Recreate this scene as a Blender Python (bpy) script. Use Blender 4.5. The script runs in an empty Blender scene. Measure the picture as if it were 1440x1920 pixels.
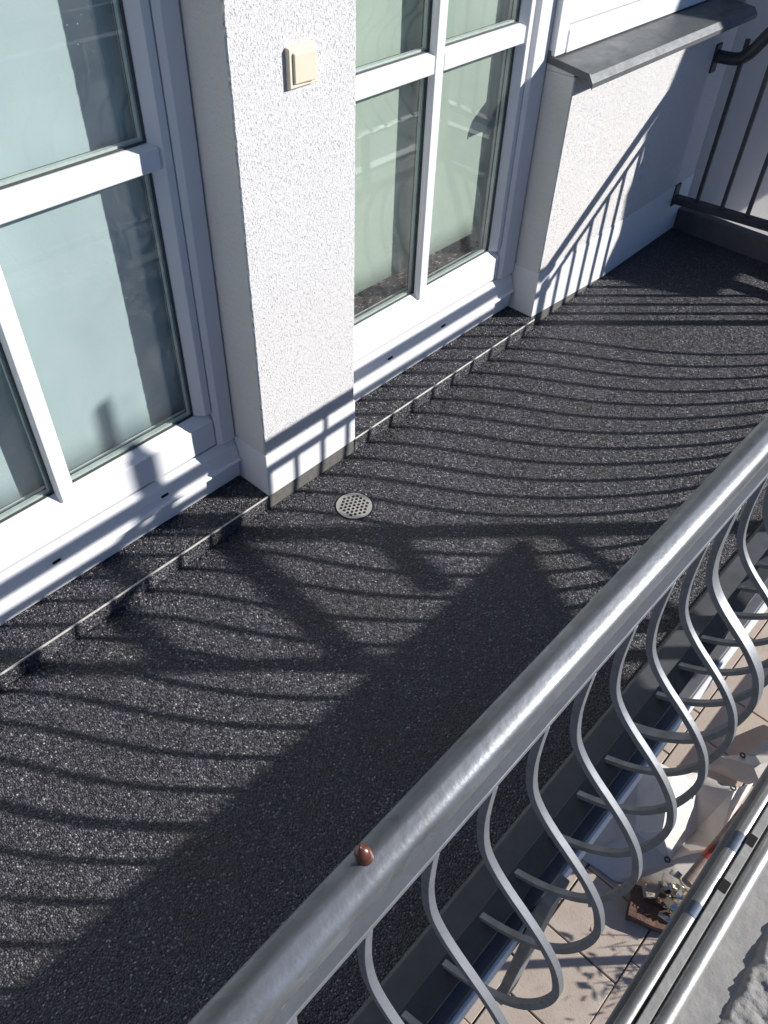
import bpy, bmesh, math, random
from mathutils import Vector, Matrix, noise
random.seed(7)
scene = bpy.context.scene
col = scene.collection

# ---------------------------------------------------------------- camera
F_PX = 1523.26
CAM = Vector((1.37094, -1.07189, 1.68777))
ROT = ((0.73623116, 0.67597366, 0.03198882),
       (0.49866739, -0.5099504, -0.7009147),
       (-0.45748716, 0.53198703, -0.7125274))   # rows: camera right, down, forward in world axes
cd = bpy.data.cameras.new('camera')
cam = bpy.data.objects.new('camera', cd)
col.objects.link(cam)
cd.sensor_fit = 'VERTICAL'
cd.sensor_height = 24.0
cd.lens = 24.0 * F_PX / 1920.0
cd.clip_start = 0.02
cd.clip_end = 500
r, d, fw = (Vector(v) for v in ROT)
M = Matrix(((r.x, -d.x, -fw.x), (r.y, -d.y, -fw.y), (r.z, -d.z, -fw.z))).to_4x4()
M.translation = CAM
cam.matrix_world = M
scene.camera = cam

# ---------------------------------------------------------------- light
SUN = Vector((1.0, 1.015, 0.585)).normalized()
w = bpy.data.worlds.new('World')
scene.world = w
w.use_nodes = True
nt = w.node_tree
nt.nodes.clear()
sky = nt.nodes.new('ShaderNodeTexSky')
sky.sky_type = 'NISHITA'
sky.sun_disc = False
sky.sun_elevation = math.asin(SUN.z)
sky.sun_rotation = math.atan2(SUN.x, SUN.y)
sky.air_density = 1.0
sky.dust_density = 0.15
sky.ozone_density = 7.0
bg = nt.nodes.new('ShaderNodeBackground')
bg.inputs['Strength'].default_value = 0.05
wo = nt.nodes.new('ShaderNodeOutputWorld')
tint = nt.nodes.new('ShaderNodeMix')      # camera white balance: set for the sunlit walls, so the clear sky goes bluer
tint.data_type = 'RGBA'
tint.blend_type = 'MULTIPLY'
tint.inputs[0].default_value = 1.0
tint.inputs[7].default_value = (.84, 1.0, 1.30, 1)
nt.links.new(sky.outputs[0], tint.inputs[6])
nt.links.new(tint.outputs[2], bg.inputs['Color'])
nt.links.new(bg.outputs[0], wo.inputs['Surface'])
sd = bpy.data.lights.new('sun', 'SUN')
sd.energy = 5.0
sd.angle = math.radians(0.45)
sd.color = (1.0, 0.97, 0.93)
sun = bpy.data.objects.new('sun', sd)
sun.rotation_euler = (-SUN).to_track_quat('-Z', 'Y').to_euler()
sun.location = (5, 5, 6)
col.objects.link(sun)
vs = scene.view_settings
vs.view_transform = 'Standard'
vs.look = 'None'
vs.gamma = 1
vs.use_curve_mapping = False
vs.exposure = 0.42
scene.cycles.max_bounces = 8
scene.cycles.transparent_max_bounces = 12

# ---------------------------------------------------------------- materials
class NT:
    def __init__(self, name):
        self.m = bpy.data.materials.new(name)
        self.m.use_nodes = True
        self.t = self.m.node_tree
        self.b = self.t.nodes['Principled BSDF']
        self.out = self.t.nodes['Material Output']
        self._co = None
    def n(self, typ, **kw):
        nd = self.t.nodes.new(typ)
        for k, v in kw.items():
            if k.startswith('i_'):
                nd.inputs[k[2:]].default_value = v
            else:
                setattr(nd, k, v)
        return nd
    def l(self, a, b):
        self.t.links.new(a, b)
    def co(self, scale=(1, 1, 1)):
        if self._co is None:
            self._co = self.n('ShaderNodeTexCoord')
        mp = self.n('ShaderNodeMapping')
        mp.inputs['Scale'].default_value = scale
        self.l(self._co.outputs['Object'], mp.inputs['Vector'])
        return mp.outputs['Vector']
    def noise(self, scale, detail=3, rough=.5, vec=(1, 1, 1), dist=0):
        nd = self.n('ShaderNodeTexNoise')
        nd.inputs['Scale'].default_value = scale
        nd.inputs['Detail'].default_value = detail
        nd.inputs['Roughness'].default_value = rough
        nd.inputs['Distortion'].default_value = dist
        self.l(self.co(vec), nd.inputs['Vector'])
        return nd.outputs['Fac']
    def ramp(self, src, stops):
        nd = self.n('ShaderNodeValToRGB')
        cr = nd.color_ramp
        while len(cr.elements) < len(stops):
            cr.elements.new(0.5)
        for e, (p, c) in zip(cr.elements, stops):
            e.position = p
            e.color = (*c, 1) if len(c) == 3 else c
        self.l(src, nd.inputs['Fac'])
        return nd.outputs['Color']
    def rng(self, src, a, b, c, d):
        nd = self.n('ShaderNodeMapRange')
        for i, v in enumerate((a, b, c, d)):
            nd.inputs[1 + i].default_value = v
        self.l(src, nd.inputs[0])
        return nd.outputs[0]
    def math(self, op, a, b):
        nd = self.n('ShaderNodeMath', operation=op)
        for i, v in enumerate((a, b)):
            if isinstance(v, (int, float)):
                nd.inputs[i].default_value = v
            else:
                self.l(v, nd.inputs[i])
        return nd.outputs[0]
    def mix(self, fac, a, b, blend='MIX'):
        nd = self.n('ShaderNodeMix', data_type='RGBA', blend_type=blend)
        for sock, v in ((nd.inputs[0], fac), (nd.inputs[6], a), (nd.inputs[7], b)):
            if isinstance(v, (int, float)):
                sock.default_value = v
            elif isinstance(v, tuple):
                sock.default_value = (*v, 1)
            else:
                self.l(v, sock)
        return nd.outputs[2]
    def bump(self, h, dist, strength=1.0, normal=None):
        nd = self.n('ShaderNodeBump')
        nd.inputs['Distance'].default_value = dist
        nd.inputs['Strength'].default_value = strength
        self.l(h, nd.inputs['Height'])
        if normal is not None:
            self.l(normal, nd.inputs['Normal'])
        return nd.outputs['Normal']
    def set(self, **kw):
        for k, v in kw.items():
            s = self.b.inputs[k.replace('_', ' ')]
            if isinstance(v, (int, float)):
                s.default_value = v
            elif isinstance(v, tuple):
                s.default_value = (*v, 1) if len(v) == 3 else v
            else:
                self.l(v, s)
        return self

def mat_pebbles():
    k = NT('black_stone_carpet')
    v = k.n('ShaderNodeTexVoronoi')
    v.inputs['Scale'].default_value = 235
    k.l(k.co(), v.inputs['Vector'])
    sep = k.n('ShaderNodeSeparateColor')
    k.l(v.outputs['Color'], sep.inputs['Color'])
    base = k.ramp(sep.outputs['Red'], [(0, (.044, .0435, .053)), (.5, (.090, .0895, .106)), (.8, (.134, .133, .152)), (.95, (.215, .213, .226)), (1.0, (.52, .49, .46))])
    blot = k.noise(3.2, 5, .62)
    base = k.mix(k.rng(blot, .45, .72, 0, .55), base, (.082, .074, .066))
    dk = k.rng(v.outputs['Distance'], .35, .75, 1, .35)
    base = k.mix(1.0, base, dk, 'MULTIPLY')
    h = k.rng(v.outputs['Distance'], 0, .8, 1, 0)
    bn = k.bump(h, .0042, 1.0)
    sub = k.n('ShaderNodeVectorMath', operation='SUBTRACT')
    k.l(v.outputs['Color'], sub.inputs[0]); sub.inputs[1].default_value = (.5, .5, .5)
    sc = k.n('ShaderNodeVectorMath', operation='SCALE')
    k.l(sub.outputs[0], sc.inputs[0]); sc.inputs['Scale'].default_value = .95
    ad = k.n('ShaderNodeVectorMath', operation='ADD')
    k.l(bn, ad.inputs[0]); k.l(sc.outputs[0], ad.inputs[1])
    no = k.n('ShaderNodeVectorMath', operation='NORMALIZE')
    k.l(ad.outputs[0], no.inputs[0])
    k.set(Base_Color=base, Roughness=k.rng(sep.outputs['Green'], 0, 1, .28, .5), Specular_IOR_Level=.32, Normal=no.outputs[0])
    return k.m

def mat_plaster(name, colr, sc, dist, pit, stretch=.6):
    k = NT(name)
    n1 = k.noise(sc, 2.2, .5, (1, 1.15, stretch), .7)
    n2 = k.noise(sc * 1.7, 3, .6)
    n3 = k.noise(6, 4, .6)
    pits = k.rng(n1, .30, .44, 1, 0)
    colo = k.mix(k.math('MULTIPLY', pits, pit), colr, tuple(c * .4 for c in colr))
    colo = k.mix(k.rng(n3, .3, .8, 0, .35), colo, tuple(c * f for c, f in zip(colr, (.94, .92, .89))))
    h = k.math('SUBTRACT', k.math('MULTIPLY', n2, .8), k.math('MULTIPLY', pits, .8))
    k.set(Base_Color=colo, Roughness=.9, Normal=k.bump(h, dist), Specular_IOR_Level=.2)
    return k.m

def mat_paint(name, colr, rough=.35, dirt=.25, spec=.45):
    k = NT(name)
    n = k.noise(9, 5, .65)
    n2 = k.noise(160, 2, .5)
    c = k.mix(k.rng(n, .45, .8, 0, dirt), colr, tuple(x * f for x, f in zip(colr, (.8, .77, .72))))
    c = k.mix(k.rng(n2, .66, .74, 0, dirt * .8), c, tuple(x * .5 for x in colr))
    k.set(Base_Color=c, Roughness=k.rng(n, .3, .7, rough, rough + .15), Specular_IOR_Level=spec, Normal=k.bump(k.noise(40, 2), .0008, .25))
    return k.m

def mat_galv(name, colr=(.42, .43, .45), rough=.36, metal=.9, bump=.0004, blot=.5):
    k = NT(name)
    n = k.noise(14, 5, .62, (1, .45, 1), .6)
    v = k.n('ShaderNodeTexVoronoi')
    v.inputs['Scale'].default_value = 55
    k.l(k.co((1, .7, 1)), v.inputs['Vector'])
    sep = k.n('ShaderNodeSeparateColor'); k.l(v.outputs['Color'], sep.inputs['Color'])
    f = k.math('ADD', k.math('MULTIPLY', k.rng(n, .3, .7, 0, 1), .75), k.math('MULTIPLY', sep.outputs['Red'], .25))
    c = k.mix(f, tuple(x * (1 - blot * .45) for x in colr), tuple(min(1, x * (1 + blot * .45)) for x in colr))
    n4 = k.noise(70, 4, .7)
    c = k.mix(k.rng(n4, .64, .72, 0, .35), c, tuple(x * .45 for x in colr))
    k.set(Base_Color=c, Metallic=metal, Roughness=k.rng(f, 0, 1, rough + .12, rough - .08),
          Normal=k.bump(k.noise(30, 4, .6), bump * 4, .5))
    return k.m

def mat_glass():
    k = NT('window_glass')
    k.t.nodes.remove(k.b)
    tr = k.n('ShaderNodeBsdfTransparent'); tr.inputs['Color'].default_value = (.955, .98, .968, 1)
    gl = k.n('ShaderNodeBsdfGlossy'); gl.inputs['Roughness'].default_value = .015
    gl.inputs['Color'].default_value = (.95, .97, 1, 1)
    dust = k.n('ShaderNodeBsdfDiffuse'); dust.inputs['Color'].default_value = (.75, .76, .76, 1)
    lw = k.n('ShaderNodeLayerWeight'); lw.inputs['Blend'].default_value = .5
    f5 = k.math('POWER', lw.outputs['Facing'], 4.0)
    fr = k.rng(f5, 0, 1, .035, .6)
    mx = k.n('ShaderNodeMixShader')
    k.l(fr, mx.inputs[0]); k.l(tr.outputs[0], mx.inputs[1]); k.l(gl.outputs[0], mx.inputs[2])
    spots = k.rng(k.noise(210, 2, .5), .71, .76, 0, .55)
    film = k.rng(k.noise(4, 5, .65), .35, .75, .006, .05)
    streak = k.rng(k.noise(7, 5, .7, (1, 3.2, .5), 1.2), .6, .75, 0, .05)
    clus = k.rng(k.noise(3, 2, .5), .45, .6, 0, 1)
    fac = k.math('ADD', k.math('ADD', k.math('MULTIPLY', spots, clus), film), streak)
    m2 = k.n('ShaderNodeMixShader')
    k.l(fac, m2.inputs[0]); k.l(mx.outputs[0], m2.inputs[1]); k.l(dust.outputs[0], m2.inputs[2])
    k.l(m2.outputs[0], k.out.inputs['Surface'])
    return k.m

def mat_blind(name, colr):
    k = NT(name)
    n = k.noise(3, 3, .5)
    c = k.mix(k.rng(n, .3, .7, 0, 1), colr, tuple(x * .93 for x in colr))
    k.set(Base_Color=c, Roughness=.85, Specular_IOR_Level=.15)
    return k.m

def mat_simple(name, colr, rough=.7, var=.25, sc=30, bump=0., spec=.4, metal=0.):
    k = NT(name)
    n = k.noise(sc, 5, .62)
    c = k.mix(k.rng(n, .3, .7, 0, 1), tuple(x * (1 - var) for x in colr), tuple(min(1, x * (1 + var)) for x in colr))
    k.set(Base_Color=c, Roughness=rough, Specular_IOR_Level=spec, Metallic=metal)
    if bump:
        k.set(Normal=k.bump(k.noise(sc * 2.5, 5, .65), bump))
    return k.m

def mat_carpet():
    k = NT('brown_carpet')
    n = k.noise(420, 2, .5)
    v = k.noise(150, 2, .6, (1, .35, 1))
    c = k.ramp(v, [(0, (.03, .02, .018)), (.58, (.06, .042, .038)), (.66, (.4, .34, .3)), (1, (.6, .55, .5))])
    k.set(Base_Color=c, Roughness=.9, Normal=k.bump(n, .003))
    return k.m

def mat_paver(name, colr):
    k = NT(name)
    n = k.noise(7, 5, .6); n2 = k.noise(120, 3, .6)
    oi = k.n('ShaderNodeObjectInfo')
    c = k.mix(k.rng(n, .3, .72, 0, 1), colr, tuple(x * f for x, f in zip(colr, (.82, .76, .72))))
    c = k.mix(k.rng(oi.outputs['Random'], 0, 1, 0, .4), c, tuple(x * f for x, f in zip(colr, (.86, .83, .83))))
    c = k.mix(k.rng(n2, .6, .75, 0, .5), c, tuple(x * .5 for x in colr))
    k.set(Base_Color=c, Roughness=.85, Normal=k.bump(n2, .0015))
    return k.m

def mat_concrete_crust():
    k = NT('cement_crust')
    n = k.noise(9, 6, .65); n2 = k.noise(90, 4, .7)
    c = k.ramp(n, [(.25, (.23, .225, .21)), (.55, (.36, .35, .33)), (.8, (.46, .45, .42))])
    c = k.mix(k.rng(n2, .6, .72, 0, .7), c, (.12, .11, .10))
    k.set(Base_Color=c, Roughness=.95, Normal=k.bump(n2, .003))
    return k.m

PEB = mat_pebbles()
PLASTER = mat_plaster('white_scraped_plaster', (.735, .73, .725), 285, .0025, .28, .5)
PLASTER2 = mat_plaster('white_pitted_plaster', (.735, .72, .705), 310, .0024, .4, .5)
PLINTH = mat_paint('smooth_white_plinth_paint', (.73, .73, .735), .6, .12, .25)
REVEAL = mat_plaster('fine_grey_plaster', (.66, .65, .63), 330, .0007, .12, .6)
WALLFAR = mat_plaster('neighbour_plaster', (.60, .575, .55), 300, .001, .15)
PVC = mat_paint('white_window_plastic', (.74, .75, .77), .28, .10)
GASKET = mat_simple('grey_rubber_gasket', (.05, .055, .055), .5, .2)
SPACER = mat_simple('pale_spacer_bar', (.55, .60, .57), .4, .1, 60, 0, .5)
GLASS = mat_glass()
BLIND1 = mat_blind('pale_blue_blind_cloth', (.44, .51, .53))
BLIND2 = mat_blind('pale_green_blind_cloth', (.385, .435, .375))
GALV = mat_galv('galvanised_tube_steel', (.18, .19, .202), .34, .5, .0004, .95)
GALVB = mat_galv('galvanised_bar_steel', (.20, .212, .23), .5, .4, .0003, .6)
GALVD = mat_galv('weathered_shaded_steel', (.055, .06, .07), .5, .3, .0004, .6)  # weathered zinc; the side railing's shade is darkened into this colour too
ZINC = mat_galv('zinc_sheet', (.115, .122, .128), .48, .3, .0006, .6)
FLASH = mat_simple('anthracite_sheet_metal', (.085, .088, .095), .5, .18, 20, .0004, .5)
STRIP = mat_simple('grey_sealing_strip', (.13, .125, .115), .7, .2, 50, .001, .3)
TRIM = mat_simple('pale_metal_trim', (.52, .49, .45), .45, .2, 40, 0, .5)
STEEL = mat_simple('brushed_stainless_steel', (.44, .425, .40), .42, .2, 45, .0003, .5, .35)
DARK = mat_simple('dark_hollow', (.012, .012, .013), .9, .2)
IVORY = mat_paint('ivory_switch_plastic', (.80, .69, .53), .4, .12)
NUT = mat_simple('glossy_brown_shell', (.115, .038, .022), .3, .45, 120, .0002, .6)
WHITEMETAL = mat_paint('white_edge_paint', (.72, .74, .77), .5, .3)
CARPET = mat_carpet()
ROOM = mat_simple('room_wall_paint', (.45, .47, .47), .9, .05)
PAVER = mat_paver('beige_pink_paver', (.585, .50, .415))
SAND = mat_simple('joint_sand', (.14, .11, .085), .95, .3, 60, .002)
GROUND = mat_simple('plain_paving_ground', (.13, .135, .12), .9, .2, 3)
ALU = mat_galv('scaffold_aluminium', (.50, .49, .465), .38, .75, .0005, .6)
DECK = mat_simple('grey_dusty_deck_sheet', (.36, .355, .335), .8, .14, 22, .0016, .3)
CRUST = mat_concrete_crust()
POLE = mat_simple('muddy_pole_paint', (.22, .165, .13), .7, .3, 18, .001)
REDP = mat_simple('red_band_paint', (.30, .035, .02), .5, .35, 60)
BLUEBAND = mat_simple('greyish_blue_band', (.12, .15, .22), .5, .2, 60)  # greyish blue tone of the sleeves on the inner tube
BRICK = mat_simple('brown_brick', (.16, .09, .062), .9, .3, 35, .003)
PALEST = mat_simple('pale_stone_chip', (.42, .34, .26), .9, .25, 40, .003)
FOIL = mat_simple('crumpled_foil', (.72, .66, .54), .22, .2, 30, 0, .5, .95)
LEAF = mat_simple('dark_leaf', (.05, .085, .03), .5, .4, 20)
BOARD = mat_simple('grey_guard_board', (.30, .29, .27), .8, .2, 20)

def mat_tarp():
    k = NT('white_translucent_tarpaulin')
    n = k.noise(5, 5, .6, (1, 1, 1), .8)
    c = k.mix(k.rng(n, .35, .75, 0, 1), (.70, .65, .59), (.55, .50, .44))
    n2 = k.noise(130, 3, .6)
    c = k.mix(k.rng(n2, .68, .74, 0, .5), c, (.25, .2, .16))
    k.set(Base_Color=c, Roughness=.42, Specular_IOR_Level=.5, Normal=k.bump(k.noise(22, 5, .65, (1, 1, 1), 1.0), .004, .35))
    return k.m
TARP = mat_tarp()

# ---------------------------------------------------------------- mesh helpers
class MB:
    """collects boxes, prisms and tubes; build() links them as ONE mesh object"""
    def __init__(self):
        self.bm = bmesh.new()
    def face(self, pts, smooth=False):
        f = self.bm.faces.new([self.bm.verts.new(p) for p in pts])
        f.smooth = smooth
        return f
    def box(self, x0, x1, y0, y1, z0, z1):
        v = [self.bm.verts.new((x, y, z)) for x in (x0, x1) for y in (y0, y1) for z in (z0, z1)]
        for q in ((0, 1, 3, 2), (4, 6, 7, 5), (0, 4, 5, 1), (2, 3, 7, 6), (0, 2, 6, 4), (1, 5, 7, 3)):
            self.bm.faces.new([v[i] for i in q])
        return self
    def prism(self, poly, axis, a0, a1):
        """poly: 2-D points; axis 'y' takes (x,z), 'z' takes (x,y), 'x' takes (y,z)"""
        def P(p, a):
            return {'y': (p[0], a, p[1]), 'z': (p[0], p[1], a), 'x': (a, p[0], p[1])}[axis]
        A = [self.bm.verts.new(P(p, a0)) for p in poly]
        B = [self.bm.verts.new(P(p, a1)) for p in poly]
        n = len(poly)
        self.bm.faces.new(A); self.bm.faces.new(B[::-1])
        for i in range(n):
            j = (i + 1) % n
            self.bm.faces.new((A[i], A[j], B[j], B[i]))
        return self
    def tube(self, pts, rad, seg=16, caps=True):
        pts = [Vector(p) for p in pts]
        rads = rad if isinstance(rad, (list, tuple)) else [rad] * len(pts)
        rings = []
        up = None
        for i, p in enumerate(pts):
            t = (pts[min(i + 1, len(pts) - 1)] - pts[max(i - 1, 0)]).normalized()
            if up is None:
                up = t.orthogonal().normalized()
            up = (up - t * up.dot(t)).normalized()
            b = t.cross(up)
            rings.append([self.bm.verts.new(p + (up * math.cos(a) + b * math.sin(a)) * rads[i]) for a in [2 * math.pi * k / seg for k in range(seg)]])
        for A, B in zip(rings, rings[1:]):
            for k in range(seg):
                f = self.bm.faces.new((A[k], A[(k + 1) % seg], B[(k + 1) % seg], B[k]))
                f.smooth = True
        if caps:
            self.bm.faces.new(rings[0][::-1]); self.bm.faces.new(rings[-1])
        return self
    def bar_xz(self, prof, y0, y1, th):
        """flat bar following a curve in the x-z plane, width y0..y1, thickness th"""
        pr = [Vector((p[0], 0, p[1])) for p in prof]
        R = []
        for i, p in enumerate(pr):
            t = (pr[min(i + 1, len(pr) - 1)] - pr[max(i - 1, 0)]).normalized()
            n = Vector((t.z, 0, -t.x)) * (th / 2)
            R.append([self.bm.verts.new((q.x, y, q.z)) for q, y in ((p - n, y0), (p - n, y1), (p + n, y1), (p + n, y0))])
        for A, B in zip(R, R[1:]):
            for k in range(4):
                f = self.bm.faces.new((A[k], A[(k + 1) % 4], B[(k + 1) % 4], B[k]))
                f.smooth = True
        self.bm.faces.new(R[0][::-1]); self.bm.faces.new(R[-1])
        for e in self.bm.edges:
            pass
        return self
    def build(self, name, mat, parent=None, bevel=0, segs=2, loc=None, sharp=40):
        bmesh.ops.recalc_face_normals(self.bm, faces=self.bm.faces[:])
        me = bpy.data.meshes.new(name)
        lim = math.radians(sharp)
        for e in self.bm.edges:
            if len(e.link_faces) == 2 and e.calc_face_angle(0) > lim:
                e.smooth = False
        self.bm.to_mesh(me); self.bm.free()
        me.materials.append(mat)
        o = bpy.data.objects.new(name, me)
        col.objects.link(o)
        if parent is not None:
            o.parent = parent
        if loc:
            o.location = loc
        if bevel:
            md = o.modifiers.new('bevel', 'BEVEL')
            md.width = bevel; md.segments = segs; md.limit_method = 'ANGLE'; md.angle_limit = math.radians(35)
            md.harden_normals = False
        return o

def tag(o, label=None, cat=None, group=None, kind=None):
    for k, v in (('label', label), ('category', cat), ('group', group), ('kind', kind)):
        if v:
            o[k] = v
    return o
def thing(name, label, cat, group=None):
    o = bpy.data.objects.new(name, None)
    o.empty_display_size = .1
    col.objects.link(o)
    return tag(o, label, cat, group)
def dup(o, loc, parent, name=None):
    c = o.copy()
    col.objects.link(c)
    c.parent = parent
    c.location = loc
    return c

PX0, PY0 = -.02, 1.362
FZ = -.05        # main balcony floor
YE = 2.55        # far end of the balcony

# ---------------------------------------------------------------- setting: ground, pavement
tag(MB().box(-60, 60, -60, 60, -2.9, -2.76).build('ground', GROUND), kind='structure')
pv = MB().box(-.4, 2.9, -1.3, 5.4, -2.759, -2.712).build('pavement', SAND)
tag(pv, kind='structure')
PX, PY = .4075, .381
mb = MB().box(0, PX - .008, 0, PY - .008, 0, .03)
proto = mb.build('paver', PAVER, pv, .003, 1)
first = True
for i in range(-3, 5):
    for j in range(-3, 15):
        x = 1.13 + PX * (i - 1) + .004
        y = 1.145 + PY * (j - 3) + (PY * .62 if i % 2 else 0) + .004
        loc = (x + random.uniform(-.002, .002), y + random.uniform(-.002, .002), -2.73 + random.uniform(-.0025, .0025))
        if first:
            proto.location = loc; first = False; o = proto
        else:
            o = dup(proto, loc, pv)
        o.rotation_euler = (random.uniform(-.004, .004), random.uniform(-.004, .004), random.uniform(-.004, .004))

# ---------------------------------------------------------------- setting: balcony slab, floor, step
tag(MB().box(-.4, 1.19, -3.2, 2.75, -.24, -.062).build('balcony_slab', WHITEMETAL), kind='structure')
tag(MB().prism([(.001, -3.2), (1.12, -3.2), (1.12, YE - .001), (-.1, YE - .001), (-.1, PY0 + .004), (.001, PY0 + .004)], 'z', -.0615, FZ).build('balcony_floor', PEB), kind='structure')
for nm, (a, b) in (('near', (-3.2, -.003)), ('far', (.364, 1.358))):
    tag(MB().box(-.29, -.001, a, b, -.0612, 0).build('door_step', PEB), kind='structure')

# metal flashing at the open edge, and the white drip edge below
fl = MB().prism([(1.105, -.0605), (1.105, -.046), (1.112, -.041), (1.168, -.041), (1.170, -.044), (1.172, -.100), (1.234, -.108), (1.236, -.112), (1.236, -.127), (1.1905, -.127), (1.1905, -.0605)], 'y', -3.2, 2.74)
fl = fl.build('edge_flashing', FLASH, None, .002)
tag(fl, 'dark anthracite sheet metal flashing along the open edge of the balcony floor', 'flashing')
dr = MB().prism([(1.1905, -.24), (1.1905, -.1275), (1.2365, -.1275), (1.2365, -.118), (1.2455, -.120), (1.2455, -.24)], 'y', -3.2, 2.76)
tag(dr.build('drip_edge', WHITEMETAL, None, .002), 'white painted drip edge of the balcony slab below the railing', 'slab edge')
up = MB().box(-.09, 1.16, YE, YE + .05, -.0608, .045)
tag(up.build('end_upstand', FLASH, None, .004), 'dark upstand kerb closing the far end of the balcony floor', 'kerb')

# trim strips on the step edge
for lab, (a, b) in (('thin pale metal edge strip on the step in front of the left balcony door', (-3.2, -.004)),
                    ('thin pale metal edge strip on the step in front of the right balcony door', (.365, 1.357))):
    tag(MB().box(-.0032, .0010, a, b, -.003, .0022).build('edge_trim', TRIM, None, .0008, 1), lab, 'edge trim', 'edge strips on the door step')

# ---------------------------------------------------------------- wall pillar
def rough_corner_block(x0, x1, y0, y1, z0, z1, amp, step=.006):
    """block whose two front vertical edges wander a little, as hand-rubbed plaster does"""
    m = MB()
    n = int((z1 - z0) / step)
    rows = []
    for i in range(n + 1):
        z = z0 + (z1 - z0) * i / n
        def jit(s):
            return amp * (noise.noise(Vector((s, z * 55, 0))) + .8 * noise.noise(Vector((s, z * 140, 3))))
        j1, j2 = jit(1.7), jit(9.1)
        rows.append([m.bm.verts.new(p) for p in ((x0, y0, z), (x1 - .004, y0 + j1 * .6, z), (x1, y0 + .004 + j1, z), (x1, y1 - .004 + j2, z), (x1 - .004, y1 + j2 * .6, z), (x0, y1, z))])
    for A, B in zip(rows, rows[1:]):
        for k in range(6):
            m.bm.faces.new((A[k], A[(k + 1) % 6], B[(k + 1) % 6], B[k]))
    m.bm.faces.new(rows[0][::-1]); m.bm.faces.new(rows[-1])
    return m

PW = .360
pillar = thing('wall_pillar', 'white rough plastered wall pillar between the two balcony doors', 'wall pillar')
b = rough_corner_block(-.34, 0, 0, PW, .158, 2.75, .0016).build('plaster_body', PLASTER, pillar, sharp=25)
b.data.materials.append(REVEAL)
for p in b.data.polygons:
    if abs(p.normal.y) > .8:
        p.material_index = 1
MB().box(-.34, .0022, -.0022, PW + .0022, .0, .1575).build('plinth', PLINTH, pillar, .003)
MB().box(-.29, -.0006, .0, PW, -.0612, -.0005).build('upstand_strip', STRIP, pillar, .001, 1)

# ---------------------------------------------------------------- parapet wall under the window
par = thing('parapet_wall', 'white pitted plaster parapet wall below the window at the far end', 'wall')
SK = -.024 / 1.25
def skew(o):
    for v in o.data.vertices:
        if v.co.x > -.2:
            v.co.x += (v.co.y - PY0) * SK
    return o
b = skew(rough_corner_block(-.34, PX0, PY0, 2.62, .185, .852, .0010).build('plaster_body', PLASTER2, par, sharp=25))
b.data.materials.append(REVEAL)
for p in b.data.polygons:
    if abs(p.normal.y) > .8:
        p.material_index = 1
skew(MB().prism([(PY0 - .002, 0), (1.92, -.048), (2.621, -.048), (2.621, .1845), (PY0 - .002, .1845)], 'x', -.34, PX0 + .002).build('plinth', PLINTH, par, .003))
skew(MB().box(-.29, PX0 + .0005, PY0 + .001, 1.92, -.0612, -.0005).build('upstand_strip', STRIP, par, .001, 1))

# neighbouring wall beyond the side railing, turning outwards
nb = MB()
n0 = Vector((PX0 - .026, 2.622)); dr2 = Vector((1, 1.75)).normalized(); nn = Vector((-dr2.y, dr2.x))
q = [n0, n0 + dr2 * 3.4, n0 + dr2 * 3.4 + nn * .3, n0 + nn * .3]
nb.prism([(p.x, p.y) for p in q], 'z', -2.7, 1.9)
tag(nb.build('neighbour_wall', WALLFAR), 'grey shaded plaster wall standing beyond the side railing', 'wall')

# rest of the facade
tag(MB().box(-.4, -.02, -4.5, -1.052, -.06, 2.2).build('facade_wall', PLASTER), 'white plastered facade wall left of the left balcony door', 'wall')
tag(MB().box(-.5, -.0, -4.5, 3.5, 2.7505, 3.6).build('lintel_wall', PLASTER), 'white plastered facade wall above the doors', 'wall')
tag(MB().box(-.5, -.28, -4.5, 3.5, 2.2005, 2.75).build('lintel_beam', PLASTER), 'white lintel above the balcony doors', 'lintel')
tag(MB().box(-.48, 1.32, -4.4, 2.58, 2.62, 2.745).build('added_shade_slab', ROOM), 'grey unseen slab added overhead to cut the sky light', 'shade slab')  # unseen slab added overhead; blocks sky light and deepens the shade below
ri = MB().box(-2.6, -2.5, -4.5, 3.5, -.06, 2.75).box(-2.5, -.4, -4.5, -4.4, -.06, 2.75).box(-2.5, -.4, 3.4, 3.5, -.06, 2.75).box(-2.5, -.4, -4.4, 3.4, 2.4, 2.5)
tag(ri.build('room_wall', ROOM), kind='structure')
tag(MB().box(-2.5, -.2195, -4.4, 3.4, .02, .262).build('room_floor', CARPET), kind='structure')
tag(MB().box(-.34, -.22, 2.6205, 3.5, -.06, 2.2).build('facade_wall', PLASTER2), 'white plastered facade wall past the end of the balcony', 'wall')

# ---------------------------------------------------------------- doors and window
XF, XS, XG = -.128, -.140, -.168       # frame face, sash face, glass plane
def ring(m, x0, x1, y0, y1, z0, z1, wd):
    m.box(x0, x1, y0, y1, z0, z0 + wd); m.box(x0, x1, y0, y1, z1 - wd, z1)
    m.box(x0, x1, y0, y0 + wd, z0 + wd, z1 - wd); m.box(x0, x1, y1 - wd, y1, z0 + wd, z1 - wd)
    return m
def glass_pane(parent, y0, y1, z0, z1):
    g = MB().box(XG - .004, XG, y0, y1, z0, z1).build('glass_pane', GLASS, parent)
    ring(MB(), XG - .0035, XG + .004, y0, y1, z0, z1, .0036).build('gasket', GASKET, g, .001, 1)
    ring(MB(), XG - .016, XG - .0045, y0, y1, z0, z1, .0085).build('spacer_bar', SPACER, g)
    ring(MB(), XG - .022, XG - .0165, y0, y1, z0, z1, .0075).build('inner_seal', GASKET, g)
    return g
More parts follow.
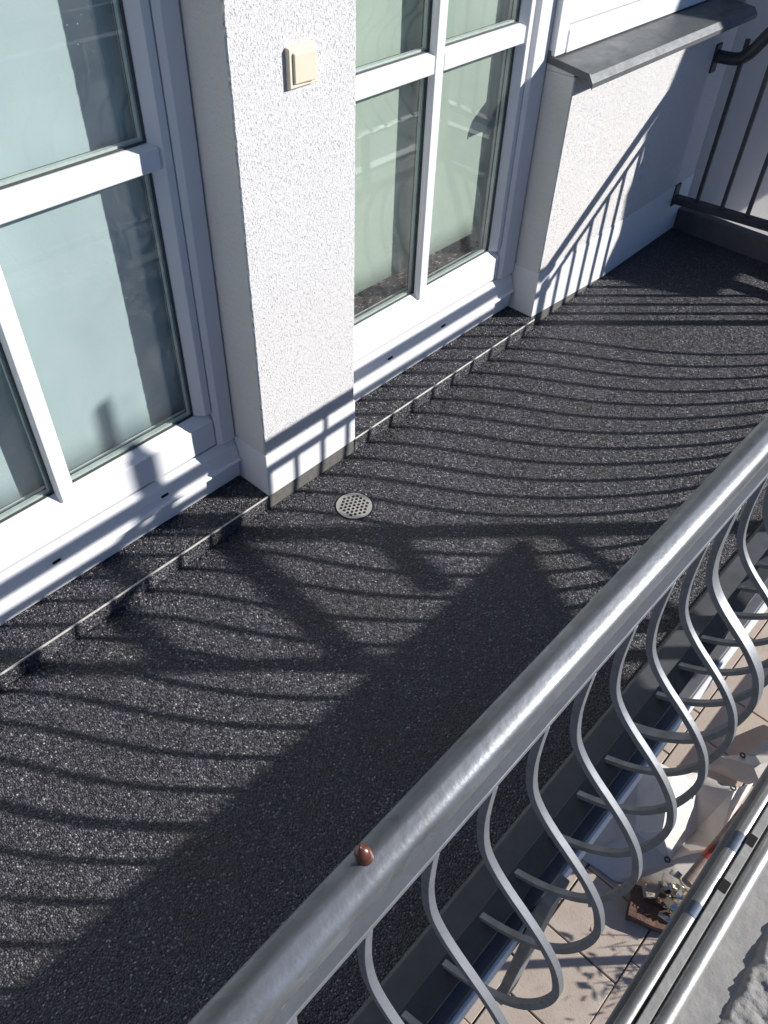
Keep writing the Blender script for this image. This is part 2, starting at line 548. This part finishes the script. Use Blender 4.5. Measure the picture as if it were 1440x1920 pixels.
def door(label, y0, y1, wl, wr, mull, rows, slots, sashw=.042):
    """y0..y1 frame outside; wl/wr visible width of the side frames; mull: (ya, yb) glazing bar; rows: glass heights"""
    t = thing('balcony_door', label, 'door', 'white balcony doors with glazing bars')
    ztop = 2.2
    for s, ya, wd in ((1, y0, wl), (-1, y1, wr)):
        yy = lambda u: ya + s * u
        MB().prism([(-.30, yy(0)), (XF, yy(0)), (XF, yy(wd - .013)), (XS + .002, yy(wd)), (-.30, yy(wd))], 'z', .1505, ztop).build('side_frame', PVC, t, .0015)
    zb = [(x - .022 if x > -.29 else x, z) for x, z in [(-.30, .0005), (-.112, .0005), (-.103, .008), (-.1, .070), (-.088, .0725), (-.088, .079), (-.096, .0835), (-.0985, .092), (-.1005, .105), (-.106, .125), (-.116, .142), (-.118, .150), (-.30, .150)]]
    sill = MB().prism(zb, 'y', y0, y1).build('threshold', PVC, t, .0012)
    for ys in slots:
        MB().box(-.135, -.1195, ys - .0115, ys + .0115, .1005, .1075).build('drain_slot', DARK, sill, .001, 1)
    a, b = y0 + wl + .003, y1 - wr - .003
    za, zt = .156, ztop - .06
    e = sashw
    # sash: bottom rail, two stiles
    MB().prism([(-.209, za), (XS, za), (XS, .240), (XS - .004, .243), (XG + .003, .268), (-.209, .268)], 'y', a, b).build('bottom_rail', PVC, t, .0015)
    for s, ya in ((1, a), (-1, b)):
        yy = lambda u: ya + s * u
        MB().prism([(-.205, yy(0)), (XS, yy(0)), (XS, yy(e * .48)), (XG + .003, yy(e)), (-.205, yy(e))], 'z', .2685, zt).build('stile', PVC, t, .0015)
    MB().box(-.205, XS, a, b, zt + .0005, zt + .06).build('top_rail', PVC, t, .002)
    ya, yb = mull
    br = .009
    MB().prism([(-.19, ya), (XS - br, ya), (XS - .002, ya + .004), (XS - .002, yb - .004), (XS - br, yb), (-.19, yb)], 'z', .2475, zt).build('glazing_bar', PVC, t, .0012)
    for (z0, z1), (z2, z3) in zip(rows, rows[1:]):
        for p, q in ((a + e - .012, ya - .0005), (yb + .0005, b - e + .012)):
            MB().prism([(-.19, z1), (XS - br, z1), (XS - .003, z1 + .004), (XS - .003, z2 - .008), (XG + .008, z2), (-.19, z2)], 'y', p, q).build('cross_bar', PVC, t, .0012)
    for z0, z1 in rows:
        glass_pane(t, a + e, ya, z0, z1)
        glass_pane(t, yb, b - e, z0, z1)
    return t
ROWS = [(.268, .944), (.999, 1.66), (1.714, 2.139)]
door('left white balcony door with bluish blind glowing behind its panes', -1.05, -.004, .058, .056, (-.532, -.488), ROWS, (-.265, -.60))
door('right white balcony door with greenish blind ending above the bottom rail', .364, 1.357, .058, .088, (.815, .857), ROWS, (.66, .94))

# blinds
bl = MB()
ny = 60
def blind(ya, yb, za, zb, name, m, lab, x=-.214):
    g = MB()
    vs_ = []
    for i in range(ny + 1):
        y = ya + (yb - ya) * i / ny
        vs_.append([g.bm.verts.new((x + .0022 * noise.noise(Vector((y * 9, z * 2.2, 4))), y, z)) for z in [za + (zb - za) * j / 24 for j in range(25)]])
    for A, B in zip(vs_, vs_[1:]):
        for j in range(24):
            f = g.bm.faces.new((A[j], B[j], B[j + 1], A[j + 1])); f.smooth = True
    o = g.build(name, m)
    md = o.modifiers.new('thickness', 'SOLIDIFY'); md.thickness = .0025
    return tag(o, lab, 'blind', 'pale blinds behind the door panes')
blind(-1.0, -.012, .264, 2.2, 'window_blind', BLIND1, 'pale bluish blind hanging close behind the left door')
blind(.38, 1.34, .338, 2.2, 'window_blind', BLIND2, 'pale greenish blind hanging close behind the right door')
blind(1.40, 2.6, 1.06, 2.2, 'window_blind', BLIND2, 'pale green blind behind the window above the metal sill')

# window above the parapet
win = thing('window', 'white framed window above the grey metal sill', 'window')
MB().prism([(-.30, 1.3605), (-.106, 1.3605), (-.106, 1.418), (-.118, 1.428), (-.30, 1.428)], 'z', .8935, 2.2).build('side_frame', PVC, win, .0015)
MB().prism([(-.30, .892), (-.106, .892), (-.106, .955), (-.118, .965), (-.30, .965)], 'y', 1.4285, 2.62).build('bottom_frame', PVC, win, .0015)
MB().prism([(-.20, .968), (-.121, .968), (-.121, 1.026), (-.146, 1.050), (-.20, 1.050)], 'y', 1.431, 2.62).build('bottom_rail', PVC, win, .0015)
MB().prism([(-.20, 1.431), (-.121, 1.431), (-.121, 1.452), (-.146, 1.475), (-.20, 1.475)], 'z', 1.0505, 2.2).build('stile', PVC, win, .0015)
glass_pane(win, 1.475, 2.62, 1.05, 2.2)
MB().box(-.26, -.2205, 1.37, 2.62, .86, 1.04).build('inner_rail', PVC, win, .002)

# zinc sill
sl = thing('window_sill', 'grey zinc window sill with folded end on top of the parapet', 'window sill')
sp = [(-.135, .905), (-.122, .905), (-.120, .889), (.028, .872), (.045, .852), (.045, .836), (.041, .836), (.041, .850), (.026, .868), (-.124, .884), (-.135, .884)]
MB().prism(sp, 'y', 1.3615, 2.535).build('sheet', ZINC, sl, .0012)
MB().prism([(-.134, .9075), (-.121, .9075), (-.117, .894), (.030, .877), (.0475, .853), (.0475, .834), (.032, .8545), (.010, .858), (-.134, .874)], 'y', 1.3555, 1.361).build('end_cap', ZINC, sl, .001)
MB().box(-.13, PX0 - .004, 1.3605, 1.372, .8525, .871).build('mortar_bed', REVEAL, sl, .003)

# ---------------------------------------------------------------- light switch
ls = thing('light_switch', 'ivory light switch mounted on the white pillar', 'light switch')
cy, cz = .187, 1.128
def frustum(m, cy, cz, h0, h1, x0, x1):
    A = [m.bm.verts.new((x0, cy + a * h0, cz + c * h0)) for a, c in ((-1, -1), (1, -1), (1, 1), (-1, 1))]
    B = [m.bm.verts.new((x1, cy + a * h1, cz + c * h1)) for a, c in ((-1, -1), (1, -1), (1, 1), (-1, 1))]
    m.bm.faces.new(A[::-1]); m.bm.faces.new(B)
    for i in range(4):
        m.bm.faces.new((A[i], A[(i + 1) % 4], B[(i + 1) % 4], B[i]))
    return m
frustum(MB(), cy, cz, .0405, .038, .0005, .011).build('frame', IVORY, ls, .0022, 3)
rk = frustum(MB(), cy + .001, cz, .0305, .0285, .0112, .0165).build('rocker', IVORY, ls, .002, 3)
rk.matrix_basis = Matrix.Translation((.0135, cy, cz)) @ Matrix.Rotation(math.radians(-5), 4, 'Z') @ Matrix.Translation((-.0135 + .002, -cy, -cz))

# ---------------------------------------------------------------- floor drain
fd = thing('floor_drain', 'round perforated metal drain cover set in the black floor', 'drain')
fd.location = (.1735, .181, FZ)
bm = bmesh.new()
RD = .0545
edges = []
def loop(cx, cy_, rr, n):
    v = [bm.verts.new((cx + rr * math.cos(2 * math.pi * i / n), cy_ + rr * math.sin(2 * math.pi * i / n), 0)) for i in range(n)]
    e = [bm.edges.new((v[i], v[(i + 1) % n])) for i in range(n)]
    edges.extend(e)
    return v
loop(0, 0, RD, 48)
holes = []
pt = .0138
for i in range(-5, 6):
    for j in range(-5, 6):
        x = (i + .5 * (j % 2)) * pt; y = j * pt * .87
        if math.hypot(x, y) < RD - .0075:
            holes.append(loop(x, y, .0051, 10))
bmesh.ops.triangle_fill(bm, edges=edges, use_beauty=True, use_dissolve=False)
for f in bm.faces:
    if f.normal.z < 0:
        f.normal_flip()
top = bm.faces[:]
for v in bm.verts:
    rr = math.hypot(v.co.x, v.co.y)
    v.co.z = .0035 - .0012 * (rr / RD) ** 2
ex = bmesh.ops.extrude_face_region(bm, geom=top)
for g in ex['geom']:
    if isinstance(g, bmesh.types.BMVert):
        g.co.z -= .0022
me = bpy.data.meshes.new('cover_plate')
bmesh.ops.recalc_face_normals(bm, faces=bm.faces[:])
bm.to_mesh(me); bm.free(); me.materials.append(STEEL)
o = bpy.data.objects.new('cover_plate', me); col.objects.link(o); o.parent = fd
m = MB(); m.tube([(0, 0, .0005), (0, 0, .0011)], RD + .004, 40); m.build('drain_rim', DARK, fd)

# ---------------------------------------------------------------- railing
TX, TZ, TR = 1.1716, .872, .0265
TV = .018        # half height of the oval handrail
rail = thing('balcony_railing', 'galvanised balcony railing with round handrail and bulging bars along the open side', 'railing')
YC = 2.60
m = MB()
# the rail is a rolled profile: rounded crest, flat flank sloping outwards
HP = [(-.0262, -.009), (-.0264, -.003), (-.0252, .003), (-.0228, .0078), (-.0195, .0115), (-.0160, .0139), (-.0125, .0153), (-.0090, .0160), (-.0060, .0158), (-.0030, .0146), (-.0002, .0122), (.0030, .0086), (.0068, .0040), (.0108, -.0009), (.0148, -.0056), (.0186, -.0098), (.0216, -.0128), (.0232, -.0152), (.0228, -.0170), (.0208, -.0179), (.0150, -.018), (0, -.018), (-.015, -.018), (-.0215, -.0168), (-.0250, -.0135)]
def oval():
    P = HP
    out = []
    n = len(P)
    for i in range(n):
        p0, p1, p2, p3 = P[i - 1], P[i], P[(i + 1) % n], P[(i + 2) % n]
        for t in (0, .25, .5, .75):
            out.append(tuple(.5 * (2 * p1[k] + (p2[k] - p0[k]) * t + (2 * p0[k] - 5 * p1[k] + 4 * p2[k] - p3[k]) * t * t + (3 * p1[k] - p0[k] - 3 * p2[k] + p3[k]) * t ** 3) for k in (0, 1)))
    def ell(x, z):                     # soften the bend: half way towards a plain oval
        a = math.atan2(z / TV, x / TR)
        return (TR * math.cos(a), TV * math.sin(a))
    res = []
    for x, z in out:
        e = ell(x, z)
        res.append((.5 * x + .5 * e[0], .5 * z + .5 * e[1]))
    return res
m.prism([(TX + x, TZ + z) for x, z in oval()], 'y', -3.1, YC + .06)
hr = m.build('handrail', GALV, rail, sharp=60)
for p in hr.data.polygons:
    p.use_smooth = abs(p.normal.y) < .5
MB().box(1.152, 1.192, -3.1, YC + .06, .7795, .7905).build('flat_bar', GALVB, rail, .0012)
for y in (-.965, .228, 1.4215):
    MB().tube([(TX, y, .7905), (TX, y, TZ - TV + .004)], .0075, 12).build('handrail_stud', GALVB, rail)
prof0 = [(1.1865, .7793), (1.1865, .73), (1.189, .68), (1.199, .628), (1.219, .593), (1.248, .564), (1.283, .536), (1.316, .506), (1.343, .470), (1.358, .43), (1.3635, .395), (1.361, .35), (1.351, .298), (1.333, .245), (1.306, .196), (1.270, .155), (1.235, .126), (1.190, .0995)]
def smooth(pr, n=4):
    out = []
    P = [pr[0]] + pr + [pr[-1]]
    for i in range(1, len(P) - 2):
        for k in range(n):
            t = k / n
            out.append(tuple(.5 * ((2 * P[i][a]) + (-P[i - 1][a] + P[i + 1][a]) * t + (2 * P[i - 1][a] - 5 * P[i][a] + 4 * P[i + 1][a] - P[i + 2][a]) * t * t + (-P[i - 1][a] + 3 * P[i][a] - 3 * P[i + 1][a] + P[i + 2][a]) * t ** 3) for a in (0, 1)))
    out.append(pr[-1])
    return out
m = MB().bar_xz(smooth(prof0, 3), -.006, .006, .012)
bal = m.build('baluster', GALVB, rail, .0006, 1, sharp=50)
n0_, SP = -.640, .1085
k0 = 0
for k in range(-22, 30):
    y = n0_ + SP * k
    if y > YC - .04 or y < -3.0:
        continue
    if k == -22:
        bal.location = (0, y, 0)
    else:
        dup(bal, (0, y, 0), rail)
MB().box(1.180, 1.226, -3.1, YC + .02, .0855, .0935).build('bottom_rail', GALVD, rail, .0012)
# fixing posts bolted to the slab face
for y in (-.39, 1.75):
    p = MB().box(1.249, 1.274, y - .032, y + .032, -.62, .0850).build('fixing_post', GALVB, rail, .003)
for y in (.57, 2.05, -1.9):
    p = MB().prism([(1.2085, -.115), (1.2085, -.045), (1.232, -.02), (1.232, .085), (1.222, .085), (1.2, .0), (1.2, -.0405), (1.2075, -.0405)], 'y', y - .018, y + .018)
    p = MB().box(1.2075, 1.2155, y - .03, y + .03, -.12, .0850).build('fixing_plate', GALVD, rail, .002)
    MB().tube([(1.2155, y, -.065), (1.228, y, -.065)], .011, 6).build('bolt', GALVB, p)

# side railing from the corner to the wall
sr = thing('side_railing', 'dark side railing of straight upright bars at the far end of the balcony', 'railing')
def sy(x):
    return 2.466 + (x - PX0) * .130
DX = Vector((1, .130, 0)).normalized(); DN = Vector((-.130, 1, 0)).normalized()
def srbar(m, xa, xb, hw, z0, z1):
    q = [Vector((xa, sy(xa), 0)) - DN * hw, Vector((xb, sy(xb), 0)) - DN * hw, Vector((xb, sy(xb), 0)) + DN * hw, Vector((xa, sy(xa), 0)) + DN * hw]
    return m.prism([(p.x, p.y) for p in q], 'z', z0, z1)
XW = PX0 - .022
cv = [(.245, TZ), (.20, TZ - .004), (.155, TZ - .03), (.118, TZ - .085), (.085, .735), (.045, .705), (XW + .010, .700)]
hp = [(1.20, TZ), (.9, TZ), (.55, TZ), (.30, TZ)] + smooth(cv, 4)
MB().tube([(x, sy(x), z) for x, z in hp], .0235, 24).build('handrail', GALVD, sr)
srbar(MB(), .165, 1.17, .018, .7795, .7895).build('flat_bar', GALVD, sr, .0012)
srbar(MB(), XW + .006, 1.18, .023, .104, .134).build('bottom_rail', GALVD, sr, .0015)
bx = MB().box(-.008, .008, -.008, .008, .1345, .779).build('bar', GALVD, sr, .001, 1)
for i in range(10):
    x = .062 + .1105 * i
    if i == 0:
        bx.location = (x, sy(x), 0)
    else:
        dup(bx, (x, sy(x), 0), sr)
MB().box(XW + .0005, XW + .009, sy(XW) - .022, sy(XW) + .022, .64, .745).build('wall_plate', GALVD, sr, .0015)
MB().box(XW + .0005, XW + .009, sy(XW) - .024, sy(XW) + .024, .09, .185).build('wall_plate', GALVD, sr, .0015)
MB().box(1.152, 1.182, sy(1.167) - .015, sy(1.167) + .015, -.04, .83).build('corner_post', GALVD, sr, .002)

NUTXY = (1.1640, -.8345)
# little brown nut lying on the handrail
m = MB()
zz = [(0, .0078), (.002, .0096), (.006, .0105), (.0075, .0100), (.009, .0104), (.014, .0102), (.0185, .0094), (.022, .0078), (.0245, .0054), (.0262, .0028), (.0272, .0012), (.0285, .0006)]
m.tube([(0, 0, z) for z, _ in zz], [r_ for _, r_ in zz], 20)
nut = m.build('nut', NUT, None, loc=(NUTXY[0], NUTXY[1], TZ + .0105))
nut.scale = (.86, .86, .92)
nut.rotation_euler = (math.radians(6), math.radians(-14), 0)
tag(nut, 'small glossy brown nut standing on the round handrail', 'nut')

# ---------------------------------------------------------------- scaffold beside the balcony
sc = thing('scaffold', 'dusty metal scaffold with round rails standing close outside the railing', 'scaffold')
def ybow(x, y):
    return x + .03 * (y - 0) * .5
ZD = -.43
MB().box(1.478, 2.22, -2.4, 3.2, ZD - .05, ZD).build('deck', DECK, sc, .004)
MB().box(1.524, 1.547, -2.4, 3.2, ZD, ZD + .046).build('deck_lip', DECK, sc, .002)
t1 = MB().tube([(1.497, -2.3, ZD + .027), (1.507, 0, ZD + .027), (1.521, 3.0, ZD + .027)], .0175, 24).build('inner_tube', ALU, sc)
MB().tube([(1.563, -2.3, ZD + .034), (1.571, 0, ZD + .034), (1.584, 3.0, ZD + .034)], .0205, 28).build('outer_tube', ALU, sc)
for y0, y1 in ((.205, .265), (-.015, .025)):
    MB().tube([(1.507 + .0045 * y0, y0, ZD + .027), (1.507 + .0045 * y1, y1, ZD + .027)], .0183, 24).build('blue_band', BLUEBAND, sc)
for y in (.262, .105):
    MB().box(1.5245, 1.5445, y - .017, y + .017, ZD + .0365, ZD + .0472).build('deck_slot', DARK, sc)
# cement crust stuck on the deck
m = MB()
NX, NY = 92, 620
def hz(x, y):
    edge = 1.663 + .012 * noise.noise(Vector((y * 5, 2, 0))) + .006 * noise.noise(Vector((y * 22, 5, 0)))
    t = max(0, min(1, (x - edge) / .012))
    h = .010 + .010 * noise.noise(Vector((x * 9, y * 9, 1))) + .008 * noise.noise(Vector((x * 30, y * 30, 2))) + .004 * noise.noise(Vector((x * 85, y * 85, 3)))
    return ZD - .003 + t * max(.004, h + .004)
G = [[m.bm.verts.new((x, y, hz(x, y))) for y in [-1.4 + 3.4 * j / NY for j in range(NY + 1)]] for x in [1.635 + .56 * i / NX for i in range(NX + 1)]]
for A, B in zip(G, G[1:]):
    for j in range(NY):
        f = m.bm.faces.new((A[j], B[j], B[j + 1], A[j + 1])); f.smooth = True
cr = m.build('cement_crust', CRUST, sc, sharp=80)
# outer side: guard board, standards and diagonal braces (outside the picture; they throw the shadows on the floor)
XO = 2.25
MB().prism([(-2.4, .27), (-2.4, .905), (2.065, .905), (2.065, .888), (1.945, .850), (1.77, .782), (1.33, .60), (1.33, .27)], 'x', XO - .012, XO + .012).build('guard_board', BOARD, sc, .003)
for y, z1, rr in ((1.49, 1.62, .021), (2.13, 1.66, .030)):
    MB().tube([(XO, y, -2.73), (XO, y, z1)], rr, 20).build('standard', ALU, sc)
MB().tube([(XO, 2.135, 1.60), (XO, 2.145, 1.66), (XO, 2.166, 1.71), (XO, 2.166, 1.845)], .019, 16).build('bent_handle', ALU, sc)
for (ya, za), (yb, zb_) in (((1.49, .935), (2.125, 1.275)), ((1.83, .94), (2.125, 1.085)), ((1.49, 1.115), (2.125, 1.50)), ((2.125, .872), (1.45, .515))):
    MB().tube([(XO, ya, za), (XO, yb, zb_)], .014 if za < .88 else .0235, 14).build('brace', ALU, sc)

# unseen sheet added past the scaffold, its outline cut to shade the far corner
m = MB()
edge = [(4.020, 1.042), (4.020, 1.09), (4.068, 1.146), (4.116, 1.195), (4.243, 1.287), (4.210, 1.31), (4.299, 1.463), (4.271, 1.628), (4.334, 1.756), (4.306, 1.862), (4.378, 1.915), (4.435, 2.04), (4.485, 2.16), (4.605, 2.45), (4.765, 2.8)]
m.prism(edge + [(5.8, 2.8), (5.8, 1.36), (5.12, 1.25), (5.0, 1.15), (4.93, 1.038)], 'x', XO - .006, XO + .006)
tag(m.build('shade_sheet', BOARD), 'grey unseen sheet added to shade the far corner of the balcony', 'sheet')

# ---------------------------------------------------------------- things lying on the pavement below
GZ = -2.70
def folded_sheet(P, tris, name, lab, amp, eyelets):
    """stiff plastic sheet: planar folds between the given ridge and valley points, then softened a little"""
    m = MB()
    V = {k: m.bm.verts.new(v) for k, v in P.items()}
    for t in tris.split():
        q = [V[c] for c in t.split('-')]
        f = m.bm.faces.new(q); f.smooth = True
    bmesh.ops.subdivide_edges(m.bm, edges=m.bm.edges[:], cuts=1, smooth=.7)
    bmesh.ops.subdivide_edges(m.bm, edges=m.bm.edges[:], cuts=3)
    for v in m.bm.verts:
        c = v.co
        v.co = c + Vector((0, 0, 1)) * (amp * noise.noise(c * 7) + amp * .45 * abs(noise.noise(c * 17))) + noise.noise_vector(c * 5) * amp * .7
        v.co.z = max(v.co.z, GZ + .004)
    for f in m.bm.faces:
        f.smooth = True
    o = m.build(name, TARP, None, sharp=24)
    md = o.modifiers.new('thickness', 'SOLIDIFY'); md.thickness = .002
    tag(o, lab, 'tarpaulin', 'white tarpaulins on the pavement')
    for k in eyelets:
        m = MB()
        c = Vector(P[k]) + Vector((-.012, -.02, .018))
        m.tube([c + Vector((.013 * math.cos(a * math.pi / 8), .013 * math.sin(a * math.pi / 8), 0)) for a in range(17)], .005, 8, False)
        m.build('eyelet', GALVD, o)
    return o
T1 = {'A': (1.056, 1.019, -2.695), 'A2': (1.04, 1.389, -2.635), 'B': (1.058, 1.597, -2.575), 'C': (1.11, 1.646, -2.455), 'D': (1.208, 1.678, -2.475), 'E': (1.308, 1.786, -2.525), 'K': (1.51, 1.836, -2.495), 'F': (1.57, 2.003, -2.595), 'G': (1.437, 1.289, -2.595), 'H': (1.278, 1.04, -2.695), 'I': (1.462, 1.158, -2.695), 'J': (1.593, 1.238, -2.675), 'L': (1.334, 1.313, -2.455), 'M': (1.468, 1.567, -2.645), 'N': (1.579, 1.491, -2.565), 'O': (1.638, 1.398, -2.645), 'P': (1.226, 1.305, -2.615), 'Q': (1.255, 1.479, -2.395), 'R': (1.373, 1.7, -2.595), 'S': (0.844, 0.911, -2.695), 'T': (.85, 1.5, -2.69)}
folded_sheet(T1, 'S-A-A2 A-P-A2 A-H-P S-A2-T T-A2-B A2-P-B B-P-Q B-Q-C P-L-Q P-G-L P-H-G H-I-G G-I-J C-Q-D D-Q-R D-R-E Q-L-R R-L-M L-G-M E-R-K R-M-K M-N-K M-G-N N-F-K G-O-N G-J-O', 'tarpaulin',
             'crumpled white tarpaulin with an eyelet bulging on the pavement beside the banded pole', .010, ('G', 'K'))
T2 = {'a': (1.333, 1.95, -2.675), 'b': (1.356, 2.03, -2.605), 'c': (1.462, 2.131, -2.595), 'd': (1.527, 2.32, -2.535), 'e': (1.7, 2.328, -2.575), 'f': (1.629, 2.033, -2.635), 'g': (1.495, 2.0, -2.665), 'h': (1.523, 2.08, -2.565), 'i': (1.634, 2.666, -2.595), 'j': (1.82, 2.6, -2.66)}
folded_sheet(T2, 'a-g-b b-g-h b-h-c g-f-h h-f-e h-e-c c-e-d d-e-i e-j-i', 'tarpaulin', 'flatter white tarpaulin with an eyelet lying behind the bulging one', .006, ('c',))
# pole with red bands
pl = thing('banded_pole', 'muddy brown pole with red bands lying beside the white tarpaulin', 'pole')
pa, pb = Vector((1.555, 1.20, -2.52)), Vector((1.75, 3.4, -2.42))
MB().tube([pa, pb], .030, 20).build('shaft', POLE, pl)
for a, c in ((.075, .115), (.215, .25)):
    MB().tube([pa + (pb - pa) * a, pa + (pb - pa) * c], .0312, 20).build('red_band', REDP, pl)
# rubble by the pole
def chunk(name, mat_, loc, size, rot, lab, cat, seedv):
    bm2 = bmesh.new()
    bmesh.ops.create_cube(bm2, size=1)
    bmesh.ops.subdivide_edges(bm2, edges=bm2.edges[:], cuts=4, use_grid_fill=True)
    for v in bm2.verts:
        n_ = noise.noise_vector(v.co * 2.3 + Vector((seedv, 0, 0)))
        v.co = Vector((v.co.x * size[0], v.co.y * size[1], v.co.z * size[2])) + n_ * min(size) * .16
    me2 = bpy.data.meshes.new(name); bm2.to_mesh(me2); bm2.free(); me2.materials.append(mat_)
    o2 = bpy.data.objects.new(name, me2); col.objects.link(o2); o2.location = loc; o2.rotation_euler = rot
    return tag(o2, lab, cat)
chunk('broken_brick', BRICK, (1.49, 1.03, GZ + .03), (.22, .17, .07), (0, 0, .35), 'brown broken brick slab lying on the pavement beside the tarpaulin', 'brick', 1)
chunk('stone_chip', PALEST, (1.445, 1.08, GZ + .095), (.075, .06, .05), (.2, .1, .7), 'pale stone chip resting on the broken brick', 'stone', 5)
chunk('stone_chip', BRICK, (1.51, 1.085, GZ + .085), (.07, .05, .05), (.3, .2, .2), 'reddish brick crumb resting on the broken brick by the foil', 'stone', 9)
m = MB()
for k in range(46):
    c = Vector((1.555, 1.135, GZ + .10)) + Vector((random.gauss(0, .035), random.gauss(0, .05), random.gauss(0, .03)))
    R_ = Matrix.Rotation(random.uniform(0, 6.28), 3, Vector((random.gauss(0, 1), random.gauss(0, 1), random.gauss(0, 1))).normalized())
    L, W_ = random.uniform(.02, .06), random.uniform(.008, .02)
    pts = [Vector((-L, -W_, 0)), Vector((-L * .2, -W_ * 1.2, .012)), Vector((L, -W_ * .4, -.006)), Vector((L, W_, .006)), Vector((0, W_, .014)), Vector((-L, W_ * .7, -.004))]
    P = [m.bm.verts.new(c + R_ @ p) for p in pts]
    m.bm.faces.new((P[0], P[1], P[4], P[5])); m.bm.faces.new((P[1], P[2], P[3], P[4]))
tag(m.build('foil_scraps', FOIL), 'heap of shiny crumpled foil scraps at the end of the banded pole', 'scraps')
# potted shrub hidden under the deck (throws leaf shadow on the pavers)
sh = thing('garden_shrub', 'small leafy shrub growing beside the pavement below the scaffold', 'shrub')
m = MB(); lf = MB()
for k in range(16):
    base = Vector((2.30, 1.55, -2.735)); d_ = Vector((random.gauss(0, .22), random.gauss(0, .25), 1)).normalized()
    p = [base + d_ * (.11 * i) + Vector((random.gauss(0, .012), random.gauss(0, .012), 0)) for i in range(6)]
    m.tube(p, [.006, .005, .0045, .004, .003, .002], 6)
    for q_ in p[2:]:
        for e in range(5):
            c = q_ + Vector((random.gauss(0, .05), random.gauss(0, .05), random.gauss(0, .04)))
            a_ = Vector((random.gauss(0, 1), random.gauss(0, 1), random.gauss(0, .6))).normalized() * random.uniform(.02, .04)
            b_ = a_.orthogonal().normalized() * a_.length * .45
            lf.face([c - a_, c + b_, c + a_, c - b_])
m.build('stems', BRICK, sh); lo = lf.build('leaves', LEAF, sh); lo['kind'] = 'stuff'
